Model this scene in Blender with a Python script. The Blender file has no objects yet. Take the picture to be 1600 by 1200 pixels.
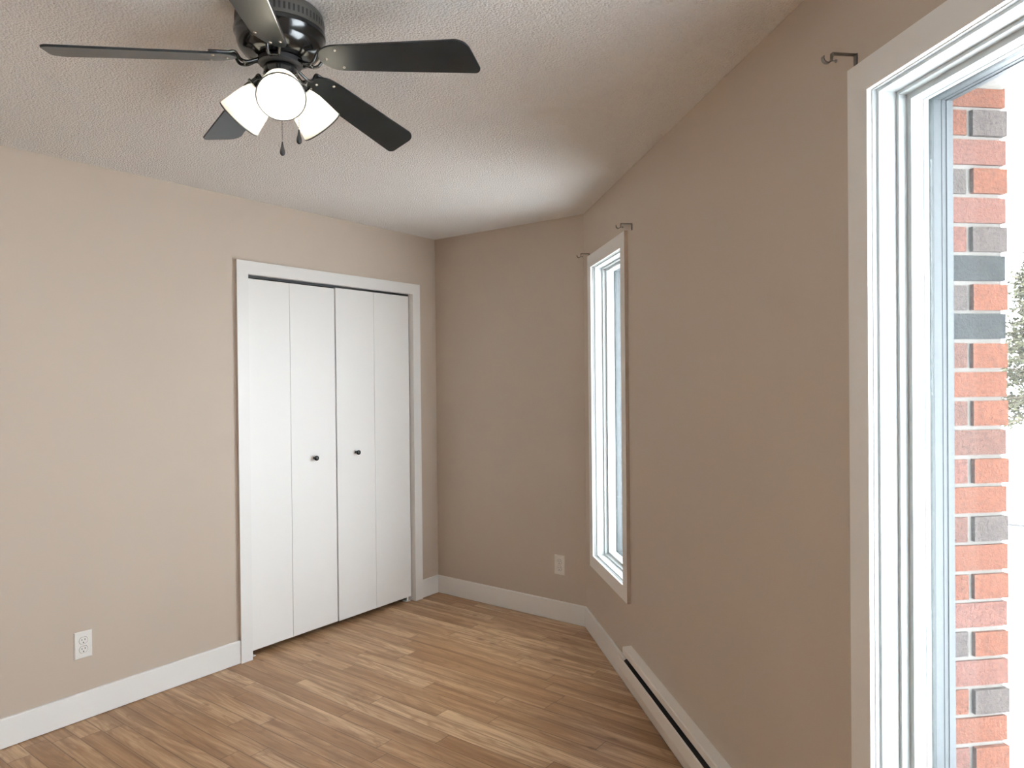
import bpy, bmesh, math, random
from mathutils import Vector, Matrix

random.seed(7)
scene = bpy.context.scene
COL = scene.collection

# ------------------------------------------------------------------ camera
cam_data = bpy.data.cameras.new('camera')
cam_data.sensor_fit = 'HORIZONTAL'
cam_data.sensor_width = 36.0
cam_data.lens = 24.9494
cam_data.clip_start = 0.02
cam_data.clip_end = 400
cam = bpy.data.objects.new('camera', cam_data)
COL.objects.link(cam)
_R = Vector((0.79812292, 0.60241598, -0.00973592))
_U = Vector((0.0033034, 0.01178367, 0.99992511))
_F = Vector((-0.60248559, 0.79809532, -0.00741479))
cam.matrix_world = Matrix(((_R.x, _U.x, -_F.x, 3.37790865),
                           (_R.y, _U.y, -_F.y, -3.60368067),
                           (_R.z, _U.z, -_F.z, 1.47474551),
                           (0, 0, 0, 1)))
scene.camera = cam

# ------------------------------------------------------------------ sky, daylight, exposure
SKY = 15.5             # bright even overcast; everything outdoors is over-exposed as in the photograph
world = bpy.data.worlds.new('overcast_sky')
scene.world = world
world.use_nodes = True
bg = world.node_tree.nodes['Background']
bg.inputs['Color'].default_value = (0.92, 0.98, 1.04, 1)
bg.inputs['Strength'].default_value = SKY

SUN = 27.0             # added sun raking along the window wall: lights the snow to brighten the ceiling
sun_data = bpy.data.lights.new('added_snow_sun', 'SUN')
sun_data.energy = SUN
sun_data.angle = math.radians(8.0)
sun_data.color = (1.0, 0.97, 0.92)
sun = bpy.data.objects.new('added_snow_sun', sun_data)
COL.objects.link(sun)
sun.rotation_euler = Vector((0.707*0.80 + 0.707*0.22, -0.707*0.80 + 0.707*0.22, -0.52)).to_track_quat('-Z', 'Y').to_euler()

BULB = 140.0            # emission strength of the three fan bulbs

vs = scene.view_settings
vs.view_transform = 'Standard'
vs.look = 'None'
vs.exposure = 0.0
vs.gamma = 1.0
vs.use_curve_mapping = False
scene.cycles.use_denoising = True
scene.cycles.max_bounces = 14
scene.cycles.diffuse_bounces = 8
scene.cycles.transparent_max_bounces = 16
scene.cycles.sample_clamp_indirect = 6.0

# ------------------------------------------------------------------ materials
def mat(name, color, rough=0.5, metal=0.0, spec=0.5):
    m = bpy.data.materials.new(name)
    m.use_nodes = True
    b = m.node_tree.nodes['Principled BSDF']
    b.inputs['Base Color'].default_value = (*color, 1)
    b.inputs['Roughness'].default_value = rough
    b.inputs['Metallic'].default_value = metal
    b.inputs['Specular IOR Level'].default_value = spec
    return m

class NT:
    """tiny node helper"""
    def __init__(self, m):
        self.t = m.node_tree
        self.b = self.t.nodes['Principled BSDF']
    def n(self, typ, **kw):
        x = self.t.nodes.new(typ)
        for k, v in kw.items():
            setattr(x, k, v)
        return x
    def l(self, a, b):
        self.t.links.new(a, b)
    def val(self, sock, v):
        if hasattr(v, 'links'):
            self.l(v, sock)
        else:
            sock.default_value = v
    def math(self, op, a, b=0.0, c=0.0, clamp=False):
        x = self.n('ShaderNodeMath', operation=op)
        x.use_clamp = clamp
        self.val(x.inputs[0], a)
        self.val(x.inputs[1], b)
        if len(x.inputs) > 2:
            self.val(x.inputs[2], c)
        return x.outputs[0]
    def comb(self, x, y, z):
        c = self.n('ShaderNodeCombineXYZ')
        for s, v in zip(c.inputs, (x, y, z)):
            self.val(s, v)
        return c.outputs[0]
    def coord(self):
        return self.n('ShaderNodeTexCoord').outputs['Object']
    def noise(self, vec, scale, detail=2.0, rough=0.5, dist=0.0):
        x = self.n('ShaderNodeTexNoise')
        if vec is not None:
            self.l(vec, x.inputs['Vector'])
        x.inputs['Scale'].default_value = scale
        x.inputs['Detail'].default_value = detail
        x.inputs['Roughness'].default_value = rough
        x.inputs['Distortion'].default_value = dist
        return x.outputs['Fac']
    def ramp(self, fac, stops):
        r = self.n('ShaderNodeValToRGB')
        el = r.color_ramp.elements
        while len(el) < len(stops):
            el.new(0.5)
        for e, (p, c) in zip(el, stops):
            e.position = p
            e.color = (*c, 1) if len(c) == 3 else c
        self.l(fac, r.inputs['Fac'])
        return r.outputs['Color']
    def mix(self, fac, a, b, blend='MIX'):
        x = self.n('ShaderNodeMix', data_type='RGBA', blend_type=blend)
        self.val(x.inputs['Factor'], fac)
        for s, v in ((x.inputs['A'], a), (x.inputs['B'], b)):
            if hasattr(v, 'links'):
                self.l(v, s)
            else:
                s.default_value = (*v, 1)
        return x.outputs['Result']
    def bump(self, height, strength, dist):
        x = self.n('ShaderNodeBump')
        x.inputs['Strength'].default_value = strength
        x.inputs['Distance'].default_value = dist
        self.l(height, x.inputs['Height'])
        self.l(x.outputs['Normal'], self.b.inputs['Normal'])

WALLC = (0.530, 0.453, 0.382)
M = {}
M['wall'] = mat('wall_paint', WALLC, 0.62, 0, 0.3)
k = NT(M['wall'])
co = k.coord()
k.l(k.mix(k.noise(co, 1.3, 3, 0.6), (WALLC[0]*0.965, WALLC[1]*0.965, WALLC[2]*0.96), (WALLC[0]*1.03, WALLC[1]*1.03, WALLC[2]*1.03)), k.b.inputs['Base Color'])
k.bump(k.noise(co, 190, 3, 0.6), 0.10, 0.0015)

M['ceiling'] = mat('popcorn_ceiling', (0.90, 0.89, 0.875), 0.9, 0, 0.1)
k = NT(M['ceiling'])
co = k.coord()
v = k.n('ShaderNodeTexVoronoi')
v.inputs['Scale'].default_value = 140
k.l(co, v.inputs['Vector'])
h = k.math('SUBTRACT', k.noise(co, 100, 4, 0.65), k.math('MULTIPLY', v.outputs['Distance'], 0.55))
k.bump(h, 1.0, 0.0085)

M['trim'] = mat('white_trim_paint', (0.83, 0.83, 0.82), 0.35, 0, 0.45)
M['door'] = mat('white_door_paint', (0.86, 0.86, 0.85), 0.42, 0, 0.4)
k = NT(M['door'])
k.bump(k.noise(k.coord(), 160, 2), 0.04, 0.001)
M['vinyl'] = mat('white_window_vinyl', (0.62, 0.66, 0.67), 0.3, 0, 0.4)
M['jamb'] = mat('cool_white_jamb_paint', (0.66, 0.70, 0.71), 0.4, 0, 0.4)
M['gasket'] = mat('grey_green_gasket', (0.024, 0.034, 0.034), 0.6)
M['alu'] = mat('blue_grey_aluminium', (0.33, 0.39, 0.43), 0.5, 0.0, 0.5)
k = NT(M['alu'])
co = k.coord()
mp = k.n('ShaderNodeMapping')
mp.inputs['Scale'].default_value = (70, 70, 1.2)
k.l(co, mp.inputs['Vector'])
k.l(k.ramp(k.noise(mp.outputs[0], 1.0, 4, 0.6), [(0.35, (0.030, 0.040, 0.046)), (0.65, (0.055, 0.066, 0.073))]), k.b.inputs['Base Color'])
M['black'] = mat('black_metal', (0.012, 0.012, 0.013), 0.5)
M['gunmetal'] = mat('glossy_gunmetal', (0.055, 0.056, 0.056), 0.16, 0.85, 0.6)
M['satin'] = mat('satin_gunmetal', (0.15, 0.145, 0.135), 0.38, 0.8, 0.5)
M['blade'] = mat('dark_charcoal_blade', (0.010, 0.014, 0.016), 0.28, 0, 0.45)
k = NT(M['blade'])
co = k.coord()
k.l(k.ramp(k.noise(co, 14, 4, 0.6), [(0.3, (0.006, 0.010, 0.012)), (0.75, (0.014, 0.020, 0.023))]), k.b.inputs['Base Color'])
M['chain'] = mat('dark_chain_metal', (0.10, 0.10, 0.10), 0.35, 0.8)
M['screw'] = mat('bright_screw_metal', (0.62, 0.60, 0.56), 0.25, 1.0)
M['bracket'] = mat('brushed_nickel', (0.20, 0.18, 0.16), 0.35, 0.9)
M['outlet'] = mat('white_outlet_plastic', (0.80, 0.79, 0.76), 0.35)
M['slot'] = mat('outlet_slot', (0.02, 0.02, 0.02), 0.7)
M['heater'] = mat('off_white_enamel', (0.84, 0.82, 0.78), 0.38, 0, 0.5)
M['heater_dark'] = mat('heater_inside', (0.012, 0.011, 0.010), 0.7)
M['knob'] = mat('black_knob', (0.012, 0.012, 0.012), 0.22, 0, 0.6)
M['slab'] = mat('render_grey', (0.45, 0.44, 0.42), 0.9)
M['mortar'] = mat('grey_mortar', (0.20, 0.188, 0.172), 0.95, 0, 0.1)
M['snow'] = mat('snow', (0.88, 0.89, 0.91), 0.8, 0, 0.2)
M['road'] = mat('slushy_road', (0.42, 0.42, 0.43), 0.7)
k = NT(M['road'])
k.l(k.ramp(k.noise(k.coord(), 0.8, 5, 0.7), [(0.35, (0.30, 0.30, 0.31)), (0.65, (0.72, 0.73, 0.75))]), k.b.inputs['Base Color'])
M['bark'] = mat('bark', (0.10, 0.075, 0.055), 0.9)
M['needle'] = mat('pine_needles', (0.10, 0.115, 0.055), 0.85, 0, 0.2)
k = NT(M['needle'])
k.l(k.ramp(k.noise(k.coord(), 2.3, 4, 0.7), [(0.3, (0.022, 0.025, 0.013)), (0.55, (0.042, 0.041, 0.022)), (0.75, (0.066, 0.059, 0.037))]), k.b.inputs['Base Color'])

def brick_mat(name, c):
    m = mat(name, c, 0.92, 0, 0.1)
    k = NT(m)
    co = k.coord()
    n1 = k.noise(co, 190, 4, 0.7)
    k.l(k.mix(k.ramp(n1, [(0.36, (0, 0, 0)), (0.64, (1, 1, 1))]), tuple(x*0.46 for x in c), tuple(min(1, x*1.40) for x in c)), k.b.inputs['Base Color'])
    k.bump(k.noise(co, 140, 4, 0.75), 0.8, 0.006)
    return m
BR = [brick_mat('brick_orange', (0.152, 0.056, 0.032)),
      brick_mat('brick_pink', (0.144, 0.064, 0.048)),
      brick_mat('brick_charcoal', (0.034, 0.038, 0.039)),
      brick_mat('brick_brown_grey', (0.081, 0.066, 0.060)),
      brick_mat('brick_red_brown', (0.116, 0.058, 0.044))]

# laminate floor
M['floor'] = mat('oak_laminate', (0.4, 0.26, 0.15), 0.36, 0, 0.4)
k = NT(M['floor'])
sep = k.n('ShaderNodeSeparateXYZ')
k.l(k.coord(), sep.inputs[0])
X, Y = sep.outputs['X'], sep.outputs['Y']
W = 0.084
yw = k.math('DIVIDE', Y, W)
row = k.math('FLOOR', yw)
fy = k.math('FRACT', yw)
wn = k.n('ShaderNodeTexWhiteNoise', noise_dimensions='1D')
k.l(row, wn.inputs['W'])
u = k.math('ADD', k.math('DIVIDE', X, 0.95), k.math('MULTIPLY', wn.outputs['Value'], 9.7))
strip = k.math('FLOOR', u)
fu = k.math('FRACT', u)
wn2 = k.n('ShaderNodeTexWhiteNoise', noise_dimensions='2D')
k.l(k.comb(row, strip, 0.0), wn2.inputs['Vector'])
rnd = wn2.outputs['Value']
# long cathedral figure: bands of a slowly bent field
gx = k.math('ADD', k.math('MULTIPLY', X, 1.7), k.math('MULTIPLY', rnd, 60.0))
fig_v = k.comb(gx, k.math('MULTIPLY', Y, 10.0), k.math('MULTIPLY', rnd, 31.0))
fig = k.noise(fig_v, 1.0, 3.0, 0.55, 0.9)
bands = k.math('FRACT', k.math('MULTIPLY', fig, 5.5))
bands = k.math('ABSOLUTE', k.math('SUBTRACT', bands, 0.5))            # 0 .. .5
grain_v = k.comb(k.math('ADD', k.math('MULTIPLY', X, 5.0), k.math('MULTIPLY', rnd, 40.0)), k.math('MULTIPLY', Y, 110.0), rnd)
grain = k.noise(grain_v, 1.0, 4.0, 0.65)
streak_v = k.comb(k.math('ADD', k.math('MULTIPLY', X, 1.1), k.math('MULTIPLY', rnd, 20.0)), k.math('MULTIPLY', Y, 22.0), k.math('MULTIPLY', rnd, 7.0))
streak = k.noise(streak_v, 1.0, 3.0, 0.6, 0.5)
base = k.ramp(rnd, [(0.0, (0.40, 0.232, 0.120)), (0.35, (0.485, 0.303, 0.168)), (0.7, (0.565, 0.372, 0.218)), (1.0, (0.69, 0.485, 0.303))])
c1 = k.mix(k.ramp(bands, [(0.0, (0.55, 0.55, 0.55)), (0.26, (0, 0, 0))]), base, (0.27, 0.138, 0.062))
c2 = k.mix(k.ramp(streak, [(0.44, (0, 0, 0)), (0.68, (0.85, 0.85, 0.85))]), c1, (0.215, 0.108, 0.050))
c3 = k.mix(k.ramp(grain, [(0.40, (0, 0, 0)), (0.72, (0.75, 0.75, 0.75))]), c2, (0.28, 0.155, 0.078))
c3b = k.mix(k.ramp(streak, [(0.22, (0.6, 0.6, 0.6)), (0.38, (0, 0, 0))]), c3, (0.70, 0.50, 0.31))
# knots
kv = k.n('ShaderNodeTexVoronoi')
kv.inputs['Scale'].default_value = 1.0
k.l(k.comb(k.math('MULTIPLY', X, 3.6), k.math('MULTIPLY', Y, 9.0), 0.0), kv.inputs['Vector'])
kd = k.math('ADD', kv.outputs['Distance'], k.math('MULTIPLY', k.noise(k.comb(X, Y, 0.0), 40, 2), 0.10))
c4 = k.mix(k.ramp(kd, [(0.09, (0.8, 0.8, 0.8)), (0.19, (0, 0, 0))]), c3b, (0.17, 0.085, 0.042))
# joints
jy = k.math('MINIMUM', fy, k.math('SUBTRACT', 1.0, fy))
jx = k.math('MULTIPLY', k.math('MINIMUM', fu, k.math('SUBTRACT', 1.0, fu)), 0.95 / W)
j = k.math('MINIMUM', jy, jx)
c5 = k.mix(k.ramp(j, [(0.010, (0.75, 0.75, 0.75)), (0.028, (0, 0, 0))]), c4, (0.11, 0.06, 0.03))
k.l(c5, k.b.inputs['Base Color'])
k.bump(k.ramp(j, [(0.0, (0, 0, 0)), (0.03, (1, 1, 1))]), 0.25, 0.001)

# window glass: clear with a weak mirror reflection
def glass_mat():
    m = bpy.data.materials.new('window_glass')
    m.use_nodes = True
    t = m.node_tree
    t.nodes.clear()
    out = t.nodes.new('ShaderNodeOutputMaterial')
    mixn = t.nodes.new('ShaderNodeMixShader')
    lw = t.nodes.new('ShaderNodeLayerWeight')
    lw.inputs['Blend'].default_value = 0.5
    pw = t.nodes.new('ShaderNodeMath')
    pw.operation = 'POWER'
    pw.inputs[1].default_value = 4.0
    ma = t.nodes.new('ShaderNodeMath')
    ma.operation = 'MULTIPLY_ADD'
    ma.inputs[1].default_value = 0.35
    ma.inputs[2].default_value = 0.025
    t.links.new(lw.outputs['Facing'], pw.inputs[0])
    t.links.new(pw.outputs[0], ma.inputs[0])
    tr = t.nodes.new('ShaderNodeBsdfTransparent')
    tr.inputs['Color'].default_value = (0.965, 0.98, 0.98, 1)
    gl = t.nodes.new('ShaderNodeBsdfGlossy')
    gl.inputs['Roughness'].default_value = 0.01
    t.links.new(ma.outputs[0], mixn.inputs[0])
    t.links.new(tr.outputs[0], mixn.inputs[1])
    t.links.new(gl.outputs[0], mixn.inputs[2])
    haze_veil = t.nodes.new('ShaderNodeBsdfTranslucent')      # added pale veil, whitens the view to stand in for haze
    dmix = t.nodes.new('ShaderNodeMixShader')
    dmix.inputs[0].default_value = 0.011
    t.links.new(mixn.outputs[0], dmix.inputs[1])
    t.links.new(haze_veil.outputs[0], dmix.inputs[2])
    t.links.new(dmix.outputs[0], out.inputs['Surface'])
    return m
M['glass'] = glass_mat()

def shade_mat():
    m = bpy.data.materials.new('frosted_shade_glass')
    m.use_nodes = True
    t = m.node_tree
    t.nodes.clear()
    out = t.nodes.new('ShaderNodeOutputMaterial')
    a = t.nodes.new('ShaderNodeMixShader')
    b = t.nodes.new('ShaderNodeMixShader')
    tl = t.nodes.new('ShaderNodeBsdfTranslucent')
    tl.inputs['Color'].default_value = (0.55, 0.54, 0.50, 1)
    df = t.nodes.new('ShaderNodeBsdfDiffuse')
    df.inputs['Color'].default_value = (0.90, 0.89, 0.86, 1)
    tp = t.nodes.new('ShaderNodeBsdfTransparent')
    a.inputs[0].default_value = 0.42
    t.links.new(tl.outputs[0], a.inputs[1])
    t.links.new(df.outputs[0], a.inputs[2])
    b.inputs[0].default_value = 0.03
    t.links.new(a.outputs[0], b.inputs[1])
    t.links.new(tp.outputs[0], b.inputs[2])
    t.links.new(b.outputs[0], out.inputs['Surface'])
    return m
M['shade'] = shade_mat()
M['rim'] = mat('ground_glass_rim', (0.07, 0.07, 0.06), 0.3)

def emit_mat(name, color, strength):
    m = bpy.data.materials.new(name)
    m.use_nodes = True
    t = m.node_tree
    t.nodes.clear()
    out = t.nodes.new('ShaderNodeOutputMaterial')
    e = t.nodes.new('ShaderNodeEmission')
    e.inputs['Color'].default_value = (*color, 1)
    e.inputs['Strength'].default_value = strength
    t.links.new(e.outputs[0], out.inputs['Surface'])
    return m
M['bulb'] = emit_mat('lit_bulb', (1.0, 0.93, 0.82), BULB)

# ------------------------------------------------------------------ mesh helpers
class MB:
    def __init__(self):
        self.v, self.f, self.mi = [], [], []
    def add(self, verts, faces, mi=0):
        n = len(self.v)
        self.v += [tuple(p) for p in verts]
        self.f += [tuple(i + n for i in f) for f in faces]
        self.mi += [mi] * len(faces)
        return self
    def box(self, a, b, mi=0, mx=None):
        x0, y0, z0 = a
        x1, y1, z1 = b
        vs_ = [Vector(p) for p in ((x0, y0, z0), (x1, y0, z0), (x1, y1, z0), (x0, y1, z0), (x0, y0, z1), (x1, y0, z1), (x1, y1, z1), (x0, y1, z1))]
        if mx is not None:
            vs_ = [mx @ p for p in vs_]
        return self.add(vs_, [(0, 3, 2, 1), (4, 5, 6, 7), (0, 1, 5, 4), (1, 2, 6, 5), (2, 3, 7, 6), (3, 0, 4, 7)], mi)
    def lathe(self, prof, seg=32, mx=None, mi=0):
        """prof: (radius, z) list; caps both ends when radius > 0"""
        vs_, fs = [], []
        for r, z in prof:
            for i in range(seg):
                a = 2 * math.pi * i / seg
                p = Vector((r * math.cos(a), r * math.sin(a), z))
                vs_.append(mx @ p if mx is not None else p)
        for j in range(len(prof) - 1):
            for i in range(seg):
                i2 = (i + 1) % seg
                fs.append((j*seg + i, j*seg + i2, (j+1)*seg + i2, (j+1)*seg + i))
        if prof[0][0] > 1e-6:
            fs.append(tuple(range(seg - 1, -1, -1)))
        if prof[-1][0] > 1e-6:
            fs.append(tuple((len(prof)-1)*seg + i for i in range(seg)))
        return self.add(vs_, fs, mi)
    def tube(self, path, r, seg=10, mx=None, mi=0):
        path = [Vector(p) for p in path]
        n = len(path)
        rr = r if isinstance(r, (list, tuple)) else [r] * n
        vs_, fs = [], []
        up = None
        for i, p in enumerate(path):
            t = (path[min(i+1, n-1)] - path[max(i-1, 0)]).normalized()
            if up is None:
                up = Vector((0, 0, 1)) if abs(t.z) < 0.9 else Vector((1, 0, 0))
            s = t.cross(up).normalized()
            up = s.cross(t).normalized()
            for k_ in range(seg):
                a = 2 * math.pi * k_ / seg
                q = p + (s * math.cos(a) + up * math.sin(a)) * rr[i]
                vs_.append(mx @ q if mx is not None else q)
        for i in range(n - 1):
            for k_ in range(seg):
                k2 = (k_ + 1) % seg
                fs.append((i*seg + k_, i*seg + k2, (i+1)*seg + k2, (i+1)*seg + k_))
        fs.append(tuple(range(seg - 1, -1, -1)))
        fs.append(tuple((n-1)*seg + k_ for k_ in range(seg)))
        return self.add(vs_, fs, mi)
    def prism(self, outline, z0, z1, mx=None, mi=0):
        n = len(outline)
        vs_ = [Vector((x, y, z0)) for x, y in outline] + [Vector((x, y, z1)) for x, y in outline]
        if mx is not None:
            vs_ = [mx @ p for p in vs_]
        fs = [tuple(range(n - 1, -1, -1)), tuple(range(n, 2*n))]
        fs += [(i, (i+1) % n, n + (i+1) % n, n + i) for i in range(n)]
        return self.add(vs_, fs, mi)
    def build(self, name, mats, parent=None, loc=None, mx=None, smooth=None, bevel=None):
        me = bpy.data.meshes.new(name)
        me.from_pydata(self.v, [], self.f)
        if not isinstance(mats, (list, tuple)):
            mats = [mats]
        for m_ in mats:
            me.materials.append(m_)
        for p, i in zip(me.polygons, self.mi):
            p.material_index = i
        bm = bmesh.new()
        bm.from_mesh(me)
        bmesh.ops.recalc_face_normals(bm, faces=bm.faces)
        bm.to_mesh(me)
        bm.free()
        if smooth is not None:
            for p in me.polygons:
                p.use_smooth = True
            me.set_sharp_from_angle(angle=math.radians(smooth))
        o = bpy.data.objects.new(name, me)
        COL.objects.link(o)
        if parent is not None:
            o.parent = parent
        if loc is not None:
            o.location = loc
        if mx is not None:
            o.matrix_local = mx
        if bevel:
            b = o.modifiers.new('bevel', 'BEVEL')
            b.width = bevel
            b.segments = 2
            b.limit_method = 'ANGLE'
            b.angle_limit = math.radians(40)
        return o

def empty(name, loc=(0, 0, 0), mx=None):
    o = bpy.data.objects.new(name, None)
    o.empty_display_size = 0.1
    COL.objects.link(o)
    if mx is not None:
        o.matrix_world = mx
    else:
        o.location = loc
    return o

def tag(o, label=None, cat=None, group=None, kind=None):
    for key, val in (('label', label), ('category', cat), ('group', group), ('kind', kind)):
        if val:
            o[key] = val
    return o

def struct(o, label=None, cat=None):
    return tag(o, label, cat, None, 'structure')

# ------------------------------------------------------------------ room layout (metres)
H = 2.44
LB = 1.196                                   # length of the short back wall
SQ = math.sqrt(0.5)
BD = Vector((SQ, -SQ, 0))                    # along the slanted window wall, towards the camera
BN = Vector((-SQ, -SQ, 0))                   # its normal, into the room
S_END = 4.45
BMX = Matrix(((BD.x, BN.x, 0, LB), (BD.y, BN.y, 0, 0), (0, 0, 1, 0), (0, 0, 0, 1)))   # local (s, o, z)
XE, YE = LB + SQ * S_END, -SQ * S_END        # corner at the end of the window wall
YF = -5.2                                    # wall behind the camera
T = 0.14

def wall(name, mx, u0, u1, z0, z1, o0, o1, holes, m, label, parent=None):
    """slab in local (u, o, z) with rectangular holes"""
    b = MB()
    us = sorted({u0, u1} | {h[i] for h in holes for i in (0, 1)})
    zs = sorted({z0, z1} | {h[i] for h in holes for i in (2, 3)})
    for a, c in zip(us, us[1:]):
        for d, e in zip(zs, zs[1:]):
            mu, mz = (a + c) / 2, (d + e) / 2
            if any(h[0] < mu < h[1] and h[2] < mz < h[3] for h in holes):
                continue
            b.box((a, o0, d), (c, o1, e))
    bm = bmesh.new()
    o = b.build(name, m, mx=mx)
    bm.from_mesh(o.data)
    bmesh.ops.remove_doubles(bm, verts=bm.verts, dist=1e-5)
    seen = {}
    for f in list(bm.faces):
        key = tuple(sorted(v_.index for v_ in f.verts))
        seen.setdefault(key, []).append(f)
    dead = [f for fs in seen.values() if len(fs) > 1 for f in fs]
    bmesh.ops.delete(bm, geom=dead, context='FACES')
    bmesh.ops.recalc_face_normals(bm, faces=bm.faces)
    bm.to_mesh(o.data)
    bm.free()
    return struct(o, label, 'wall')

# closet opening on the left wall (y range, top)
CY0, CY1, CZ1 = -1.450, -0.236, 2.0425
LMX = Matrix(((0, 1, 0, 0), (1, 0, 0, 0), (0, 0, 1, 0), (0, 0, 0, 1)))               # local (y, x, z)
BIG = (2.590, 4.190, 0.4075, 2.1685)         # outer casing edges of the large window (s0, s1, z0, z1)
SML = (0.1526, 0.8633, 0.4075, 2.1640)       # and of the narrow one
IN = 0.058
def inset(r, d):
    return (r[0] + d, r[1] - d, r[2] + d, r[3] - d)

wall('wall_left', LMX, YF, 0.0, 0, H, -T, 0, [(CY0 - 0.018, CY1 + 0.018, -0.01, CZ1 + 0.018)], M['wall'], 'long taupe wall with the white closet doors')
b = MB().box((-0.14, 0, 0), (LB + 0.058, T, H))
struct(b.build('wall_back', M['wall']), 'short shaded taupe wall between closet wall and window wall', 'wall')
wall('wall_right', BMX, 0, S_END, 0, H, -T, 0, [inset(BIG, IN), inset(SML, IN)], M['wall'], 'slanted taupe wall holding the two windows')
EMX = Matrix(((0, -1, 0, XE), (1, 0, 0, 0), (0, 0, 1, 0), (0, 0, 0, 1)))             # local (y, -x, z)
wall('wall_side', EMX, YF, YE, 0, H, -T, 0, [], M['wall'], 'taupe wall beside the camera')
b = MB().box((-0.14, YF - T, 0), (XE + T, YF, H))
struct(b.build('wall_front', M['wall']), 'taupe wall behind the camera', 'wall')
b = MB()
b.box((-0.78, CY0 - 0.30, 0), (-0.76, CY1 + 0.18, H)).box((-0.76, CY0 - 0.30, 0), (-0.14, CY0 - 0.28, H)).box((-0.76, CY1 + 0.16, 0), (-0.14, CY1 + 0.18, H))
struct(b.build('wall_closet', M['wall']), 'inside of the closet behind the white bifold doors', 'wall')

# floor and ceiling follow the room outline
outline = [(-0.80, YF - T), (XE + 0.06, YF - T), (XE + 0.06, YE), (LB + 0.05, 0.09), (-0.80, 0.09)]
struct(MB().prism(outline, -0.12, 0.0).build('floor', M['floor']), 'light brown wood strip laminate floor', 'floor')
out2 = [(-0.80, YF - T), (XE + T, YF - T), (XE + T, YE + 0.06), (LB + 0.06, T), (-0.80, T)]
struct(MB().prism(out2, H, H + 0.15).build('ceiling', M['ceiling']), 'white stippled popcorn ceiling', 'ceiling')

# baseboards -------------------------------------------------------
BH, BT = 0.122, 0.012
def base_run(b, p, q, n, m0=0.0, m1=0.0):
    """baseboard from p to q on a wall with inward normal n; m0/m1 mitre the front edge"""
    p, q, n = Vector((*p, 0)), Vector((*q, 0)), Vector((*n, 0))
    d = (q - p).normalized()
    prof = [(0, 0.0035), (BT, 0.0035), (BT, BH - 0.004), (BT - 0.003, BH), (0, BH)]
    vs_ = []
    for pt, m_ in ((p, m0), (q, m1)):
        for o_, z_ in prof:
            vs_.append(pt + n * o_ + d * (o_ * m_) + Vector((0, 0, z_)))
    k_ = len(prof)
    fs = [tuple(range(k_ - 1, -1, -1)), tuple(range(k_, 2*k_))] + [(i, (i+1) % k_, k_ + (i+1) % k_, k_ + i) for i in range(k_)]
    b.add(vs_, fs)
DL, DR, DT = -1.517, -0.169, 2.110
b = MB()
base_run(b, (0, YF), (0, DL), (1, 0))
base_run(b, (0, DR), (0, 0), (1, 0), 0, -1)
struct(b.build('baseboard_left', M['trim']), 'white baseboard along the closet wall', 'baseboard')
t8 = math.tan(math.pi / 8)
b = MB()
base_run(b, (0, 0), (LB, 0), (0, -1), 1, -t8)
struct(b.build('baseboard_back', M['trim']), 'white baseboard along the short back wall', 'baseboard')
b = MB()
base_run(b, (LB, 0), (XE, YE), (-SQ, -SQ), t8, 0)
struct(b.build('baseboard_right', M['trim']), 'white baseboard along the slanted window wall', 'baseboard')
b = MB()
base_run(b, (XE, YE), (XE, YF), (-1, 0))
struct(b.build('baseboard_side', M['trim']), 'white baseboard beside the camera', 'baseboard')

# ------------------------------------------------------------------ closet: casing, doors
CT = 0.018
CW = CY0 - DL                                # casing width
b = MB()
def casing_board(b, y0, y1, z0, z1, sides):
    """board on the left wall; the outer edges listed in sides carry the wall material"""
    P = [(0, y0, z0), (CT, y0, z0), (CT, y1, z0), (0, y1, z0), (0, y0, z1), (CT, y0, z1), (CT, y1, z1), (0, y1, z1)]
    F = {'bottom': (0, 3, 2, 1), 'top': (4, 5, 6, 7), 'near': (0, 1, 5, 4), 'front': (1, 2, 6, 5), 'far': (2, 3, 7, 6), 'back': (3, 0, 4, 7)}
    for nm, f in F.items():
        b.add([P[i] for i in f], [(0, 1, 2, 3)], 1 if nm in sides else 0)
casing_board(b, DL, CY0, 0.001, CZ1 - 0.0015, ('near',))
casing_board(b, CY1, DR, 0.001, CZ1 - 0.0015, ('far',))
casing_board(b, DL, DR, CZ1 - 0.0015, DT, ('near', 'top', 'far'))
# jamb liner and stops inside the opening
b.box((-T, CY0 - 0.018, 0.001), (0.0, CY0, CZ1))
b.box((-T, CY1, 0.001), (0.0, CY1 + 0.018, CZ1))
b.box((-T, CY0 - 0.018, CZ1), (0.0, CY1 + 0.018, CZ1 + 0.018))
struct(b.build('trim_1', [M['trim'], M['wall']]), 'flat white casing around the closet doors', 'door trim')
b = MB().box((-0.050, CY0 + 0.002, CZ1 - 0.014), (-0.024, CY1 - 0.002, CZ1 - 0.0005))
struct(b.build('trim_2', M['black']), 'black bifold track in the head of the closet opening', 'door track')

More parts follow.
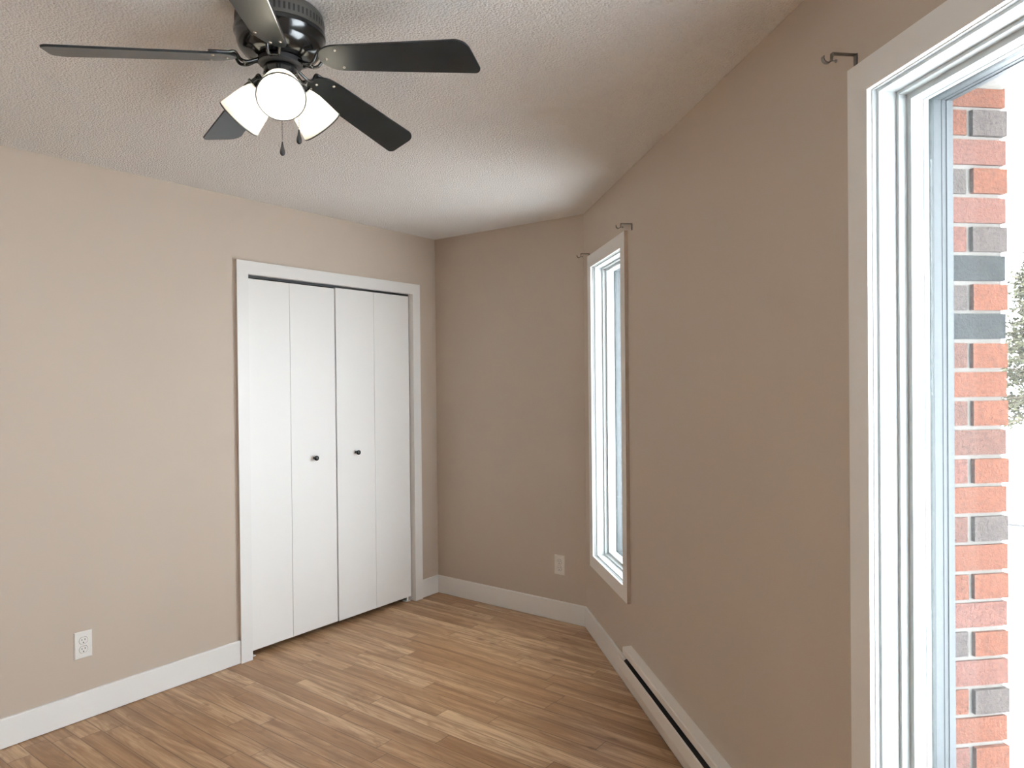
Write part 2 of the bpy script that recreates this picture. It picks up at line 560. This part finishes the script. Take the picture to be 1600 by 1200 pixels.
DX0, DX1 = -0.052, -0.018                    # thickness range of the door leaves
def bifold(name, label, panels, z0, z1, knob_y, knob_z, pivots):
    root = empty(name, (DX1, panels[0][0], 0))
    struct(root, label, 'closet door')
    off = Vector((DX1, panels[0][0], 0))
    for y0, y1 in panels:
        MB().box((DX0 - off.x, y0 - off.y, z0), (0, y1 - off.y, z1)).build('door_panel', M['door'], root, bevel=0.0015)
    mx = Matrix.Translation((0.0, knob_y - off.y, knob_z)) @ Matrix.Rotation(math.pi/2, 4, 'Y')
    prof = [(0.0075, 0.0005), (0.0070, 0.010), (0.0085, 0.015), (0.0130, 0.019), (0.0150, 0.024), (0.0142, 0.029), (0.0105, 0.0325), (0.004, 0.034), (0.0, 0.034)]
    MB().lathe(prof, 28).build('knob', M['knob'], root, mx=mx, smooth=50)
    for y, dy in pivots:
        q = MB()
        q.box((-0.045, y - off.y, 0.0005), (-0.004, y + dy - off.y, 0.004))
        q.box((-0.026, y + dy*0.4 - off.y, 0.004), (-0.014, y + dy*0.7 - off.y, z0 - 0.0005))
        q.build('pivot_bracket', M['trim'], root)
    return root
bifold('door_1', 'left white bifold closet door with a black knob', [(-1.4475, -1.1720), (-1.1702, -0.8575)], 0.033, 2.0235, -1.0170, 1.0270, [(-1.447, 0.040)])
bifold('door_2', 'right white bifold closet door with a black knob', [(-0.8475, -0.5495), (-0.5478, -0.2432)], 0.031, 2.0290, -0.7045, 1.0325, [(-0.285, 0.040)])

# ------------------------------------------------------------------ windows
def sweep_frame(r, prof, name, m, parent, edge_mat=None, edge=None):
    """sweep a closed (inset, o) profile round the rectangle r = (s0, s1, z0, z1)"""
    b = MB()
    n = len(prof)
    vs_ = []
    for cs, cz in ((0, 2), (1, 2), (1, 3), (0, 3)):
        for d, o_ in prof:
            s = r[cs] + d if cs == 0 else r[cs] - d
            z = r[cz] + d if cz == 2 else r[cz] - d
            vs_.append((s - r[0], o_, z))
    for c in range(4):
        c2 = (c + 1) % 4
        for i in range(n):
            i2 = (i + 1) % n
            b.add([vs_[c*n + i], vs_[c*n + i2], vs_[c2*n + i2], vs_[c2*n + i]], [(0, 1, 2, 3)], 1 if edge is not None and i == edge else 0)
    mats = [m] if edge_mat is None else [m, edge_mat]
    me_o = b.build(name, mats, parent)
    bm = bmesh.new()
    bm.from_mesh(me_o.data)
    bmesh.ops.remove_doubles(bm, verts=bm.verts, dist=1e-6)
    bmesh.ops.recalc_face_normals(bm, faces=bm.faces)
    bm.to_mesh(me_o.data)
    bm.free()
    return me_o

def make_window(name, r, label):
    root = empty(name, mx=BMX @ Matrix.Translation((r[0], 0, 0)))
    struct(root, label, 'window')
    sweep_frame(r, [(0, 0), (0, 0.017), (0.069, 0.017), (0.069, 0.0)], 'casing', M['trim'], root, M['wall'], 0)
    sweep_frame(r, [(IN + 0.001, 0.0), (0.0685, 0.0), (0.0685, 0.0055), (0.0708, 0.0050), (0.0710, 0.0035), (0.0690, 0.0030), (0.0690, -0.0070), (0.0750, -0.0075), (0.0745, -0.0495), (0.0745, -0.1395), (IN + 0.001, -0.1395)], 'jamb', M['jamb'], root)
    sweep_frame(r, [(0.0750, -0.0495), (0.0825, -0.0495), (0.0825, -0.0690), (0.0955, -0.0690), (0.0955, -0.0980), (0.0966, -0.0985), (0.0975, -0.1030), (0.0966, -0.1095), (0.0750, -0.1095)], 'sash', M['vinyl'], root)
    sweep_frame(r, [(0.0750, -0.1100), (0.0860, -0.1100), (0.0957, -0.1100), (0.0957, -0.1215), (0.0750, -0.1215)], 'gasket', M['gasket'], root)
    sweep_frame(r, [(0.0780, -0.1220), (0.0955, -0.1220), (0.0955, -0.1390), (0.0943, -0.1395), (0.0943, -0.1420), (0.0955, -0.1425), (0.0955, -0.1520), (0.0975, -0.1525), (0.0975, -0.1555), (0.0955, -0.1560), (0.0955, -0.1690), (0.0780, -0.1690)], 'exterior_frame', M['alu'], root)
    d = 0.0960
    MB().box((d, -0.1175, r[2] + d), (r[1] - r[0] - d, -0.1135, r[3] - d)).build('glass_pane', M['glass'], root)
    return root
make_window('window_1', BIG, 'large white framed window on the slanted wall with brick outside')
make_window('window_2', SML, 'narrow tall white framed window near the room corner')

# ------------------------------------------------------------------ brick veneer outside
PITCH = 0.06433
TOPS = 2.1229                                # top of a reference course
# colours per course going down from the reference one: (face brick, short piece) indices into BR
SEQ = [(0, 0), (3, 0), (1, 1), (0, 3), (1, 1), (3, 1), (2, 2), (0, 3), (2, 2), (0, 4), (0, 0), (0, 4), (4, 0), (0, 1), (0, 3), (3, 4), (0, 0), (0, 0), (1, 1), (0, 3), (1, 1), (3, 0), (0, 0), (0, 1)]
b = MB()
OF = -0.309                                  # outer brick face
def jit(a):
    return random.uniform(-a, a)
def brick(b, s0, s1, o0, o1, z0, z1, mi):
    e = 0.0012
    b.box((s0 + jit(e), o0 + jit(e), z0 + jit(e)), (s1 + jit(e), o1 + jit(e), z1 + jit(e)), mi)
def pier(b, sf, sgn, length):
    """toothed brick corner whose reveal face stands at s = sf and looks along sgn"""
    rng = random.Random(int(sf * 1000))
    for i in range(-5, 40):
        zt = TOPS - i * PITCH
        zb = zt - PITCH + 0.0095
        if zb < -0.7 or zt > H + 0.12:
            continue
        big = abs(sf - 2.673) < 0.01
        ca, cb = SEQ[i] if (0 <= i < len(SEQ) and big) else (rng.choice([0, 0, 1, 3, 2, 4]), rng.choice([0, 1, 3]))
        def seg(a, c, o0, o1, mi):
            s0, s1 = sorted((sf - sgn * a, sf - sgn * c))
            brick(b, s0, s1, o0, o1, zb, zt, mi)
        if i % 2 == 0:
            seg(0, 0.090, OF, -0.173, ca)                # stretcher running back into the reveal
            x = 0.100
        else:
            seg(-0.0035, 0.190, OF, OF + 0.084, ca)             # header end, a hair proud
            seg(0.002, 0.085, OF + 0.096, -0.173, cb)           # short piece behind it
            x = 0.200
        while x < length:
            seg(x, min(x + 0.190, length), OF, OF + 0.088, rng.choice([0, 0, 1, 3, 2, 4]))
            x += 0.200
pier(b, BIG[0] + 0.083, 1, 0.70)
pier(b, SML[0] + 0.083, 1, 0.30)
struct(b.build('wall_exterior', BR, mx=BMX), 'red and charcoal brick edge seen through the large window', 'brick wall')
w = wall('wall_outside', BMX, -0.20, S_END, -0.75, H + 0.15, -0.302, -0.172,
         [(BIG[0] + 0.0765, BIG[1] - 0.0765, BIG[2] + 0.06, BIG[3] - 0.06), (SML[0] + 0.0765, SML[1] - 0.0765, SML[2] + 0.06, SML[3] - 0.06)], M['mortar'], 'grey mortar behind the bricks')

# eave slab added above the windows to keep sky light off the jambs
b = MB().box((-0.30, -1.35, 2.46), (S_END, -0.310, 2.62))
struct(b.build('trim_3', M['trim'], mx=BMX), 'white eave slab added outside above the windows to shade the jambs', 'soffit')

# ------------------------------------------------------------------ ceiling fan
FC = Vector((1.7783, -2.4761, H))
HUBZ = 2.3186
fan = empty('ceiling_fan', FC)
tag(fan, 'dark five-blade ceiling fan with three lit glass shades', 'ceiling fan')
TF = Matrix.Translation(-FC)
def zf(z):
    return z - H
hb = MB().lathe([(0.100, zf(2.4395)), (0.108, zf(2.432)), (0.112, zf(2.420)), (0.112, zf(2.388)), (0.1148, zf(2.3845)), (0.0, zf(2.3845))], 72, mi=1)
hb.lathe([(0.112, zf(2.3840)), (0.115, zf(2.3835)), (0.115, zf(2.374)), (0.1105, zf(2.368)), (0.1085, zf(2.352)), (0.104, zf(2.340)), (0.094, zf(2.328)), (0.078, zf(2.319)), (0.064, zf(2.316)), (0.0, zf(2.316))], 72)
housing = hb.build('motor_housing', [M['gunmetal'], M['satin']], fan, smooth=32)
b = MB()
for i in range(60):
    a = 2 * math.pi * i / 60
    mx = Matrix.Rotation(a, 4, 'Z')
    b.box((0.1115, -0.0026, zf(2.396)), (0.1124, 0.0026, zf(2.413)), mx=mx)
tag(b.build('vent_slots', M['black'], housing), 'black slots of the vented band')
MB().lathe([(0.050, zf(2.3155)), (0.056, zf(2.313)), (0.056, zf(2.302)), (0.050, zf(2.297)), (0.0, zf(2.296))], 48).build('hub', M['black'], fan, smooth=40)
MB().lathe([(0.041, zf(2.2955)), (0.043, zf(2.290)), (0.043, zf(2.250)), (0.039, zf(2.245)), (0.0, zf(2.245))], 48).build('switch_housing', M['gunmetal'], fan, smooth=40)
MB().lathe([(0.046, zf(2.2445)), (0.049, zf(2.240)), (0.046, zf(2.224)), (0.034, zf(2.212)), (0.016, zf(2.206)), (0.010, zf(2.198)), (0.0, zf(2.196))], 48).build('light_fitter', M['black'], fan, smooth=40)

# blades: outline in (r, across), root rounded, tip slanted with round corners
RR, RT, WR, WT = 0.1092, 0.533, 0.0440, 0.0565
def blade_outline():
    pts = []
    n = 14
    for i in range(n + 1):                                    # rounded root, from +w side to -w side
        a = math.pi/2 + math.pi * i / n
        pts.append((RR + 0.062 + 0.062 * math.cos(a), WR * math.sin(a)))
    def corner(cx, cy, r, a0, a1, k_=8):
        return [(cx + r * math.cos(a0 + (a1 - a0) * i / k_), cy + r * math.sin(a0 + (a1 - a0) * i / k_)) for i in range(k_ + 1)]
    pts += corner(RT - 0.046, -(WT - 0.036), 0.036, -math.pi/2, -0.18)
    pts += corner(RT - 0.016, WT - 0.017, 0.016, -0.10, math.pi/2)
    return pts
def spline(pts, k_):
    """Catmull-Rom through the points"""
    P = [pts[0]*2 - pts[1]] + list(pts) + [pts[-1]*2 - pts[-2]]
    out = []
    for i in range(1, len(P) - 2):
        for j_ in range(k_):
            t_ = j_ / k_
            out.append(0.5 * ((2*P[i]) + (P[i+1]-P[i-1])*t_ + (2*P[i-1]-5*P[i]+4*P[i+1]-P[i+2])*t_*t_ + (-P[i-1]+3*P[i]-3*P[i+1]+P[i+2])*t_**3))
    out.append(P[-2].copy())
    return out
bl = MB().prism(blade_outline(), -0.0028, 0.0028)
BLADES = [(-0.009, -0.032, 0.063), (0.023, 0.017, 0.005), (-0.063, 0.004, -0.081), (0.016, 0.017, -0.045), (0.033, -0.007, 0.058)]
PH, TH, DRP = 0.441, 0.2504, 0.1283
blade_mesh = iron_mesh = screw_mesh = None
for i, (daz, ddr, dth) in enumerate(BLADES):
    a = PH + i * 2 * math.pi / 5 + daz
    th = TH + dth
    dr = DRP + ddr
    e = Vector((math.cos(a), math.sin(a), -dr)).normalized()
    t = Vector((-math.sin(a), math.cos(a), 0)) * math.cos(th) - Vector((0, 0, 1)) * math.sin(th)
    n = e.cross(t).normalized()
    t = n.cross(e).normalized()
    mx = Matrix(((e.x, t.x, n.x, 0), (e.y, t.y, n.y, 0), (e.z, t.z, n.z, HUBZ - H), (0, 0, 0, 1)))
    blade = bl.build('blade', M['blade'], fan, mx=mx, bevel=0.0012)
    # iron: from the hub, over the blade root, in the blade's own frame
    inv = mx.inverted()
    def loc(r, side, z):
        return inv @ Vector((math.cos(a) * r - math.sin(a) * side, math.sin(a) * r + math.cos(a) * side, z - H))
    q = MB()
    z_root = 0.0031
    for sd in (-1, 1):
        key = [loc(0.050, 0.006*sd, 2.309), loc(0.066, 0.008*sd, 2.300), loc(0.084, 0.011*sd, 2.2915), loc(0.100, 0.014*sd, 2.294), Vector((0.114, 0.017*sd, 0.0095)), Vector((0.132, 0.021*sd, 0.0075)), Vector((0.154, 0.028*sd, 0.0066)), Vector((0.178, 0.031*sd, 0.0062))]
        q.tube(spline(key, 5), 0.0040, 10)
    q.tube(spline([loc(0.086, -0.011, 2.2915), loc(0.089, 0, 2.2912), loc(0.086, 0.011, 2.2915)], 4), 0.0036, 8)
    q.tube(spline([Vector((0.118, -0.018, 0.0085)), Vector((0.134, 0, 0.0068)), Vector((0.118, 0.018, 0.0085))], 5), 0.0034, 8)
    q.build('blade_iron', M['gunmetal'], blade, smooth=50)
    for sx, sy in ((0.132, 0.0), (0.168, 0.030), (0.168, -0.030)):
        s_ = MB().lathe([(0.0042, -0.0030), (0.0040, -0.0042), (0.0025, -0.0052), (0.0, -0.0054)], 14)
        s_.build('screw', M['screw'], blade, mx=Matrix.Translation((sx, sy, 0)), smooth=50)

# lamps
CAZ = -0.6120
TILT = math.radians(48)
RM, ZM, SL = 0.1220, 2.1720, 0.103
shade_prof_o = [(0.0275, 0.0), (0.0300, 0.006), (0.0385, 0.020), (0.0455, 0.038), (0.0505, 0.060), (0.0545, 0.082), (0.0580, 0.100), (0.0588, SL)]
for kx in (0, 1, 2):
    a = CAZ + kx * 2 * math.pi / 3
    rad = Vector((math.cos(a), math.sin(a), 0))
    axis = (rad * math.sin(TILT) - Vector((0, 0, 1)) * math.cos(TILT)).normalized()
    mouth = rad * RM + Vector((0, 0, ZM - H))
    neck = mouth - axis * SL
    side = Vector((-math.sin(a), math.cos(a), 0))
    up = axis.cross(side)
    mx = Matrix(((side.x, up.x, axis.x, neck.x), (side.y, up.y, axis.y, neck.y), (side.z, up.z, axis.z, neck.z), (0, 0, 0, 1)))
    inner = [(r - 0.0022, z) for r, z in shade_prof_o][::-1]
    ring = MB()
    prof = shade_prof_o + inner
    seg = 56
    vs_, fs = [], []
    for r, z in prof:
        for i in range(seg):
            g = 2 * math.pi * i / seg
            vs_.append((r * math.cos(g), r * math.sin(g), z))
    for j_ in range(len(prof)):
        j2 = (j_ + 1) % len(prof)
        for i in range(seg):
            fs.append((j_*seg + i, j_*seg + (i+1) % seg, j2*seg + (i+1) % seg, j2*seg + i))
    ring.add(vs_, fs)
    tor, tf = [], []
    for i in range(seg):
        g = 2 * math.pi * i / seg
        for q_ in range(8):
            h_ = 2 * math.pi * q_ / 8
            rr_ = 0.0580 + 0.0021 * math.cos(h_)
            tor.append((rr_ * math.cos(g), rr_ * math.sin(g), SL + 0.0010 + 0.0021 * math.sin(h_)))
    for i in range(seg):
        for q_ in range(8):
            tf.append((i*8 + q_, i*8 + (q_+1) % 8, ((i+1) % seg)*8 + (q_+1) % 8, ((i+1) % seg)*8 + q_))
    ring.add(tor, tf, 1)
    shade = ring.build('lamp_shade', [M['shade'], M['rim']], fan, mx=mx, smooth=40)
    MB().lathe([(0.012, 0.018), (0.013, 0.026), (0.019, 0.038), (0.0255, 0.052), (0.0275, 0.064), (0.0255, 0.077), (0.017, 0.088), (0.006, 0.0925), (0.0, 0.093)], 32).build('bulb', M['bulb'], shade, smooth=60)
    q = MB().lathe([(0.014, -0.030), (0.020, -0.026), (0.0255, -0.012), (0.0310, -0.004), (0.0320, 0.002), (0.0318, 0.013), (0.0305, 0.0133), (0.0305, 0.0), (0.0, 0.0)], 32)
    q.lathe([(0.0272, 0.0003), (0.0262, 0.0110), (0.0130, 0.0175), (0.0, 0.0175)], 32, mi=1)
    mi = mx.inverted()
    q.tube([mi @ Vector((rad.x*0.030, rad.y*0.030, 2.226 - H)), mi @ Vector((rad.x*0.034, rad.y*0.034, 2.236 - H)), Vector((0, 0, -0.016))], 0.009, 12)
    q.build('lamp_socket', [M['gunmetal'], M['outlet']], shade, smooth=45)
    for g in (0.6, 0.6 + 2*math.pi/3, 0.6 + 4*math.pi/3):
        d = Vector((math.cos(g), math.sin(g), 0))
        MB().tube([d*0.0325 + Vector((0, 0, 0.008)), d*0.043 + Vector((0, 0, 0.008)), d*0.0435 + Vector((0, 0, 0.008)), d*0.047 + Vector((0, 0, 0.008))], [0.0018, 0.0018, 0.0040, 0.0040], 10).build('thumb_screw', M['gunmetal'], shade)

# pull chains
cd = Vector((0.8173, -0.5762, 0))
cr = Vector((0.5762, 0.8173, 0))
for off, zt, zb in ((-cd*0.044 + cr*0.002, 2.262, 2.116), (cr*0.0435 + cd*0.022, 2.262, 2.130)):
    b = MB()
    n = int((zt - zb) / 0.0042)
    for i in range(n):
        z = zf(zt - i * 0.0042)
        b.lathe([(0.0, -0.0015), (0.0013, -0.0008), (0.0015, 0.0), (0.0013, 0.0008), (0.0, 0.0015)], 8, Matrix.Translation(off + Vector((0, 0, z))))
    b.tube([off + Vector((0, 0, zf(zt))), off + Vector((0, 0, zf(zb)))], 0.0004, 6)
    ch = b.build('pull_chain', M['chain'], fan, smooth=60)
    MB().lathe([(0.0, 0.0), (0.0020, -0.0005), (0.0026, -0.006), (0.0040, -0.014), (0.0062, -0.022), (0.0070, -0.028), (0.0060, -0.034), (0.0030, -0.0375), (0.0, -0.038)], 20).build('pull_pendant', M['black'], ch, mx=Matrix.Translation(off + Vector((0, 0, zf(zb)))), smooth=60)

# ------------------------------------------------------------------ outlets
def outlet(mx, label):
    root = empty('electrical_outlet', mx=mx)              # local: x across, y out of the wall, z up
    tag(root, label, 'outlet', 'white duplex wall outlets')
    w2, h2, t_ = 0.0365, 0.0590, 0.0055
    plate = MB()
    a, c = 0.0035, 0.0
    vs_ = [(-w2, 0, -h2), (w2, 0, -h2), (w2, 0, h2), (-w2, 0, h2)]
    vs_ += [(-w2, t_*0.4, -h2), (w2, t_*0.4, -h2), (w2, t_*0.4, h2), (-w2, t_*0.4, h2)]
    vs_ += [(-w2 + a, t_, -h2 + a), (w2 - a, t_, -h2 + a), (w2 - a, t_, h2 - a), (-w2 + a, t_, h2 - a)]
    fs = [(3, 2, 1, 0), (8, 9, 10, 11)]
    for i in range(4):
        i2 = (i + 1) % 4
        fs += [(i, i2, 4 + i2, 4 + i), (4 + i, 4 + i2, 8 + i2, 8 + i)]
    plate.add(vs_, fs).build('cover_plate', M['outlet'], root)
    for cz in (0.0195, -0.0195):
        o_ = []
        for i in range(24):
            g = 2 * math.pi * i / 24
            o_.append((0.0168 * math.cos(g), max(-0.0142, min(0.0142, 0.0168 * math.sin(g)))))
        mxr = Matrix.Translation((0, 0, cz)) @ Matrix.Rotation(math.pi/2, 4, 'X')
        r_ = MB().prism(o_, -t_ - 0.0010, -t_ - 0.00005, mx=mxr).build('receptacle', M['outlet'], root)
        # plug slots, then a flat dark ring painted as the gap's shadow
        s_ = MB()
        for x_, hh in ((-0.0063, 0.0042), (0.0063, 0.0034)):
            s_.box((x_ - 0.0013, t_ + 0.00105, cz + 0.0035 - hh), (x_ + 0.0013, t_ + 0.0013, cz + 0.0035 + hh))
        s_.lathe([(0.0026, 0), (0.0026, 0.00025)], 14, Matrix.Translation((0, t_ + 0.00130, cz - 0.0085)) @ Matrix.Rotation(math.pi/2, 4, 'X'))
        tag(s_.build('socket_slots', M['slot'], r_), 'dark plug slots')
        g_ = MB()
        n_ = len(o_)
        ring = [(x_*1.0, z_*1.0) for x_, z_ in o_] + [(x_*1.07, z_*1.07) for x_, z_ in o_]
        g_.add([(x_, t_ + 0.0002, cz + z_) for x_, z_ in ring], [(i, (i+1) % n_, n_ + (i+1) % n_, n_ + i) for i in range(n_)])
        tag(g_.build('gap_shadow_ring', M['slot'], r_), 'dark ring painted as the shadow in the gap around the receptacle')
    MB().lathe([(0.0032, 0), (0.0030, 0.0009), (0.0, 0.0013)], 14, Matrix.Translation((0, t_ + 0.0001, 0)) @ Matrix.Rotation(-math.pi/2, 4, 'X')).build('screw', M['outlet'], root)
    return root
outlet(Matrix(((0, 1, 0, 0), (-1, 0, 0, -2.268), (0, 0, 1, 0.3285), (0, 0, 0, 1))), 'white duplex outlet low on the long wall left of the closet')
outlet(Matrix(((-1, 0, 0, 1.008), (0, -1, 0, 0), (0, 0, 1, 0.3415), (0, 0, 0, 1))), 'white duplex outlet on the short back wall left of the narrow window')

# ------------------------------------------------------------------ curtain rod brackets
def curtain_bracket(s, z, reach, plate_h, label):
    root = empty('curtain_bracket', mx=BMX @ Matrix.Translation((s, 0, z)))   # z is the plate's top; local y points into the room
    tag(root, label, 'curtain bracket', 'metal curtain rod brackets')
    b = MB().box((-0.0065, 0, -plate_h), (0.0065, 0.0028, 0.0))
    b.build('wall_plate', M['bracket'], root, bevel=0.001)
    MB().lathe([(0.0035, 0), (0.0030, 0.0016), (0.0, 0.0022)], 12, Matrix.Translation((0, 0.0029, -plate_h + 0.008)) @ Matrix.Rotation(-math.pi/2, 4, 'X')).build('plate_screw', M['bracket'], root)
    q = MB()
    L = reach - 0.024
    q.box((-0.0055, 0.0029, -0.0040), (0.0055, L, -0.0008))
    q.box((-0.0055, L - 0.0012, -0.012), (0.0055, L + 0.0018, -0.0008))
    q.build('arm', M['bracket'], root, bevel=0.0008)
    c = MB()
    R_, cy, cz = 0.0118, L + 0.0118, -0.0135
    n_ = 16
    for i in range(n_):
        a0 = math.pi + math.pi * 1.12 * i / n_
        a1 = math.pi + math.pi * 1.12 * (i + 1) / n_
        P = []
        for x_ in (-0.0055, 0.0055):
            for r_, a_ in ((R_, a0), (R_, a1), (R_ - 0.002, a1), (R_ - 0.002, a0)):
                P.append((x_, cy + r_ * math.cos(a_), cz + r_ * math.sin(a_)))
        c.add(P, [(0, 1, 2, 3), (7, 6, 5, 4), (0, 4, 5, 1), (3, 2, 6, 7), (0, 3, 7, 4), (1, 5, 6, 2)])
    c.build('rod_cup', M['bracket'], root)
    MB().tube([(0, L + 0.0030, -0.0185), (0, L - 0.0075, -0.0185), (0, L - 0.0080, -0.0185), (0, L - 0.0110, -0.0185)], [0.0015, 0.0015, 0.0036, 0.0036], 10).build('set_screw', M['bracket'], root)
    return root
curtain_bracket(2.5975, 2.2050, 0.083, 0.0355, 'metal curtain bracket above the corner of the large window')
curtain_bracket(0.9330, 2.1835, 0.078, 0.0310, 'metal curtain bracket at the near top corner of the narrow window')
curtain_bracket(0.1370, 2.1850, 0.074, 0.0310, 'metal curtain bracket at the far top corner of the narrow window')

# ------------------------------------------------------------------ electric baseboard heater
S0, S1 = 0.866, 2.95
heater = empty('baseboard_heater', mx=BMX @ Matrix.Translation((S0, 0, 0)))
tag(heater, 'long off-white electric baseboard heater under the slanted window wall', 'heater')
LN = S1 - S0
def extrude(prof, x0, x1, name, m, bevel=None):
    """(o, z) outline extruded along the wall"""
    n_ = len(prof)
    vs_ = [(x0, o_, z_) for o_, z_ in prof] + [(x1, o_, z_) for o_, z_ in prof]
    fs = [tuple(range(n_ - 1, -1, -1)), tuple(range(n_, 2*n_))] + [(i, (i+1) % n_, n_ + (i+1) % n_, n_ + i) for i in range(n_)]
    return MB().add(vs_, fs).build(name, m, heater, bevel=bevel)
extrude([(0.0, 0.213), (0.040, 0.211), (0.043, 0.207), (0.043, 0.180), (0.0415, 0.180), (0.0415, 0.205), (0.039, 0.2085), (0.002, 0.2105), (0.002, 0.126), (0.0, 0.126)], 0, LN, 'back_hood', M['heater'])
extrude([(0.0600, 0.165), (0.0580, 0.168), (0.0545, 0.167), (0.0545, 0.1655), (0.0570, 0.166), (0.0585, 0.164), (0.0585, 0.112), (0.0560, 0.100), (0.0520, 0.076), (0.020, 0.076), (0.020, 0.0745), (0.0535, 0.0745), (0.0575, 0.099), (0.0600, 0.112)], -0.012, LN, 'front_cover', M['heater'])
extrude([(0.013, 0.090), (0.046, 0.090), (0.046, 0.150), (0.036, 0.158), (0.013, 0.165)], 0.022, LN - 0.02, 'heating_element', M['heater_dark'])
MB().box((LN - 0.004, 0.0135, 0.075), (LN, 0.058, 0.164)).build('end_cap', M['heater'], heater)

# ------------------------------------------------------------------ outside: snow, road, trees
GZ = -0.75
def ground_grid(name, x0, x1, y0, y1, nx, ny, fz, m):
    b = MB()
    vs_, fs = [], []
    for j_ in range(ny + 1):
        for i in range(nx + 1):
            x, y = x0 + (x1 - x0) * i / nx, y0 + (y1 - y0) * j_ / ny
            vs_.append((x, y, fz(x, y)))
    for j_ in range(ny):
        for i in range(nx):
            a = j_*(nx+1) + i
            fs.append((a, a+1, a+nx+2, a+nx+1))
    return b.add(vs_, fs).build(name, m, smooth=60)
struct(ground_grid('ground', -60, 90, -60, 140, 60, 60, lambda x, y: GZ + 0.03 * math.sin(x*0.9) * math.cos(y*0.7), M['snow']), 'flat snow-covered ground outside', 'ground')
struct(ground_grid('road', -50, 80, 9.0, 12.2, 40, 4, lambda x, y: GZ + 0.045 + 0.01 * math.sin(x*1.3 + y), M['road']), 'slushy grey road crossing the snow', 'road')

bank = MB()
n_, m_ = 40, 10
vs_, fs = [], []
for i in range(n_ + 1):
    x = -6 + 20 * i / n_
    hh = 0.62 + 0.16 * math.sin(x*1.1) + 0.10 * math.sin(x*2.9 + 1)
    for j_ in range(m_ + 1):
        g = math.pi * j_ / m_
        vs_.append((x, 17.0 - 1.5 * math.cos(g) + 0.15*math.sin(x*2.1), GZ - 0.05 + hh * math.sin(g) * (1 + 0.06*math.sin(7*x + 3*j_))))
for i in range(n_):
    for j_ in range(m_):
        a = i*(m_+1) + j_
        fs.append((a, a+1, a+m_+2, a+m_+1))
bank.add(vs_, fs)
tag(bank.build('snow_bank', M['snow'], smooth=70), 'white snow bank beyond the road outside the large window', 'snow bank')

def pine(loc, height, radius, seed, label):
    rng = random.Random(seed)
    root = empty('pine_tree', loc)
    tag(root, label, 'tree', 'pine trees outside')
    tr = MB()
    tr.tube([(0, 0, -0.1), (0.03, 0.02, height*0.4), (0, 0, height*0.96)], [0.16, 0.10, 0.02], 10)
    br, fo = MB(), MB()
    for w_ in range(46):
        f = (w_ + rng.random()) / 46
        z = height * (0.14 + 0.86 * f)
        R_ = radius * (1.0 - f) ** 0.75 * (0.72 + 0.5 * rng.random()) + 0.12
        for q_ in range(5):
            a = rng.random() * 2 * math.pi
            tip = Vector((R_ * math.cos(a), R_ * math.sin(a), z - 0.18 * R_ + 0.25 * rng.random()))
            br.tube([(0, 0, z), tuple(Vector((0, 0, z)).lerp(tip, 0.6) + Vector((0, 0, 0.05))), tuple(tip)], [0.022, 0.014, 0.005], 5)
            for s_ in range(48):
                c = Vector((0, 0, z)).lerp(tip, 0.25 + 0.8 * rng.random() ** 0.8)
                c += Vector((rng.gauss(0, 0.09), rng.gauss(0, 0.09), rng.gauss(0, 0.08)))
                d1 = Vector((rng.gauss(0, 1), rng.gauss(0, 1), rng.gauss(0, 0.6))).normalized()
                d2 = d1.cross(Vector((rng.gauss(0, 1), rng.gauss(0, 1), rng.gauss(0, 1)))).normalized()
                L_ = rng.uniform(0.07, 0.13)
                W_ = rng.uniform(0.025, 0.045)
                fo.add([c - d1*L_, c + d2*W_, c + d1*L_, c - d2*W_], [(0, 1, 2, 3)])
    tr.build('trunk', M['bark'], root, smooth=60)
    br.build('branches', M['bark'], root)
    fo.build('foliage', M['needle'], root)
    return root
pine((3.22, 22.6, GZ), 6.1, 1.30, 3, 'pine tree seen past the brick edge, nearest beyond the snow bank')
pine((0.6, 27.5, GZ), 6.8, 1.4, 5, 'pine tree farther back, hidden behind the brick edge')
pine((6.6, 26.0, GZ), 7.0, 1.5, 9, 'pine tree to the right of the nearest pine')
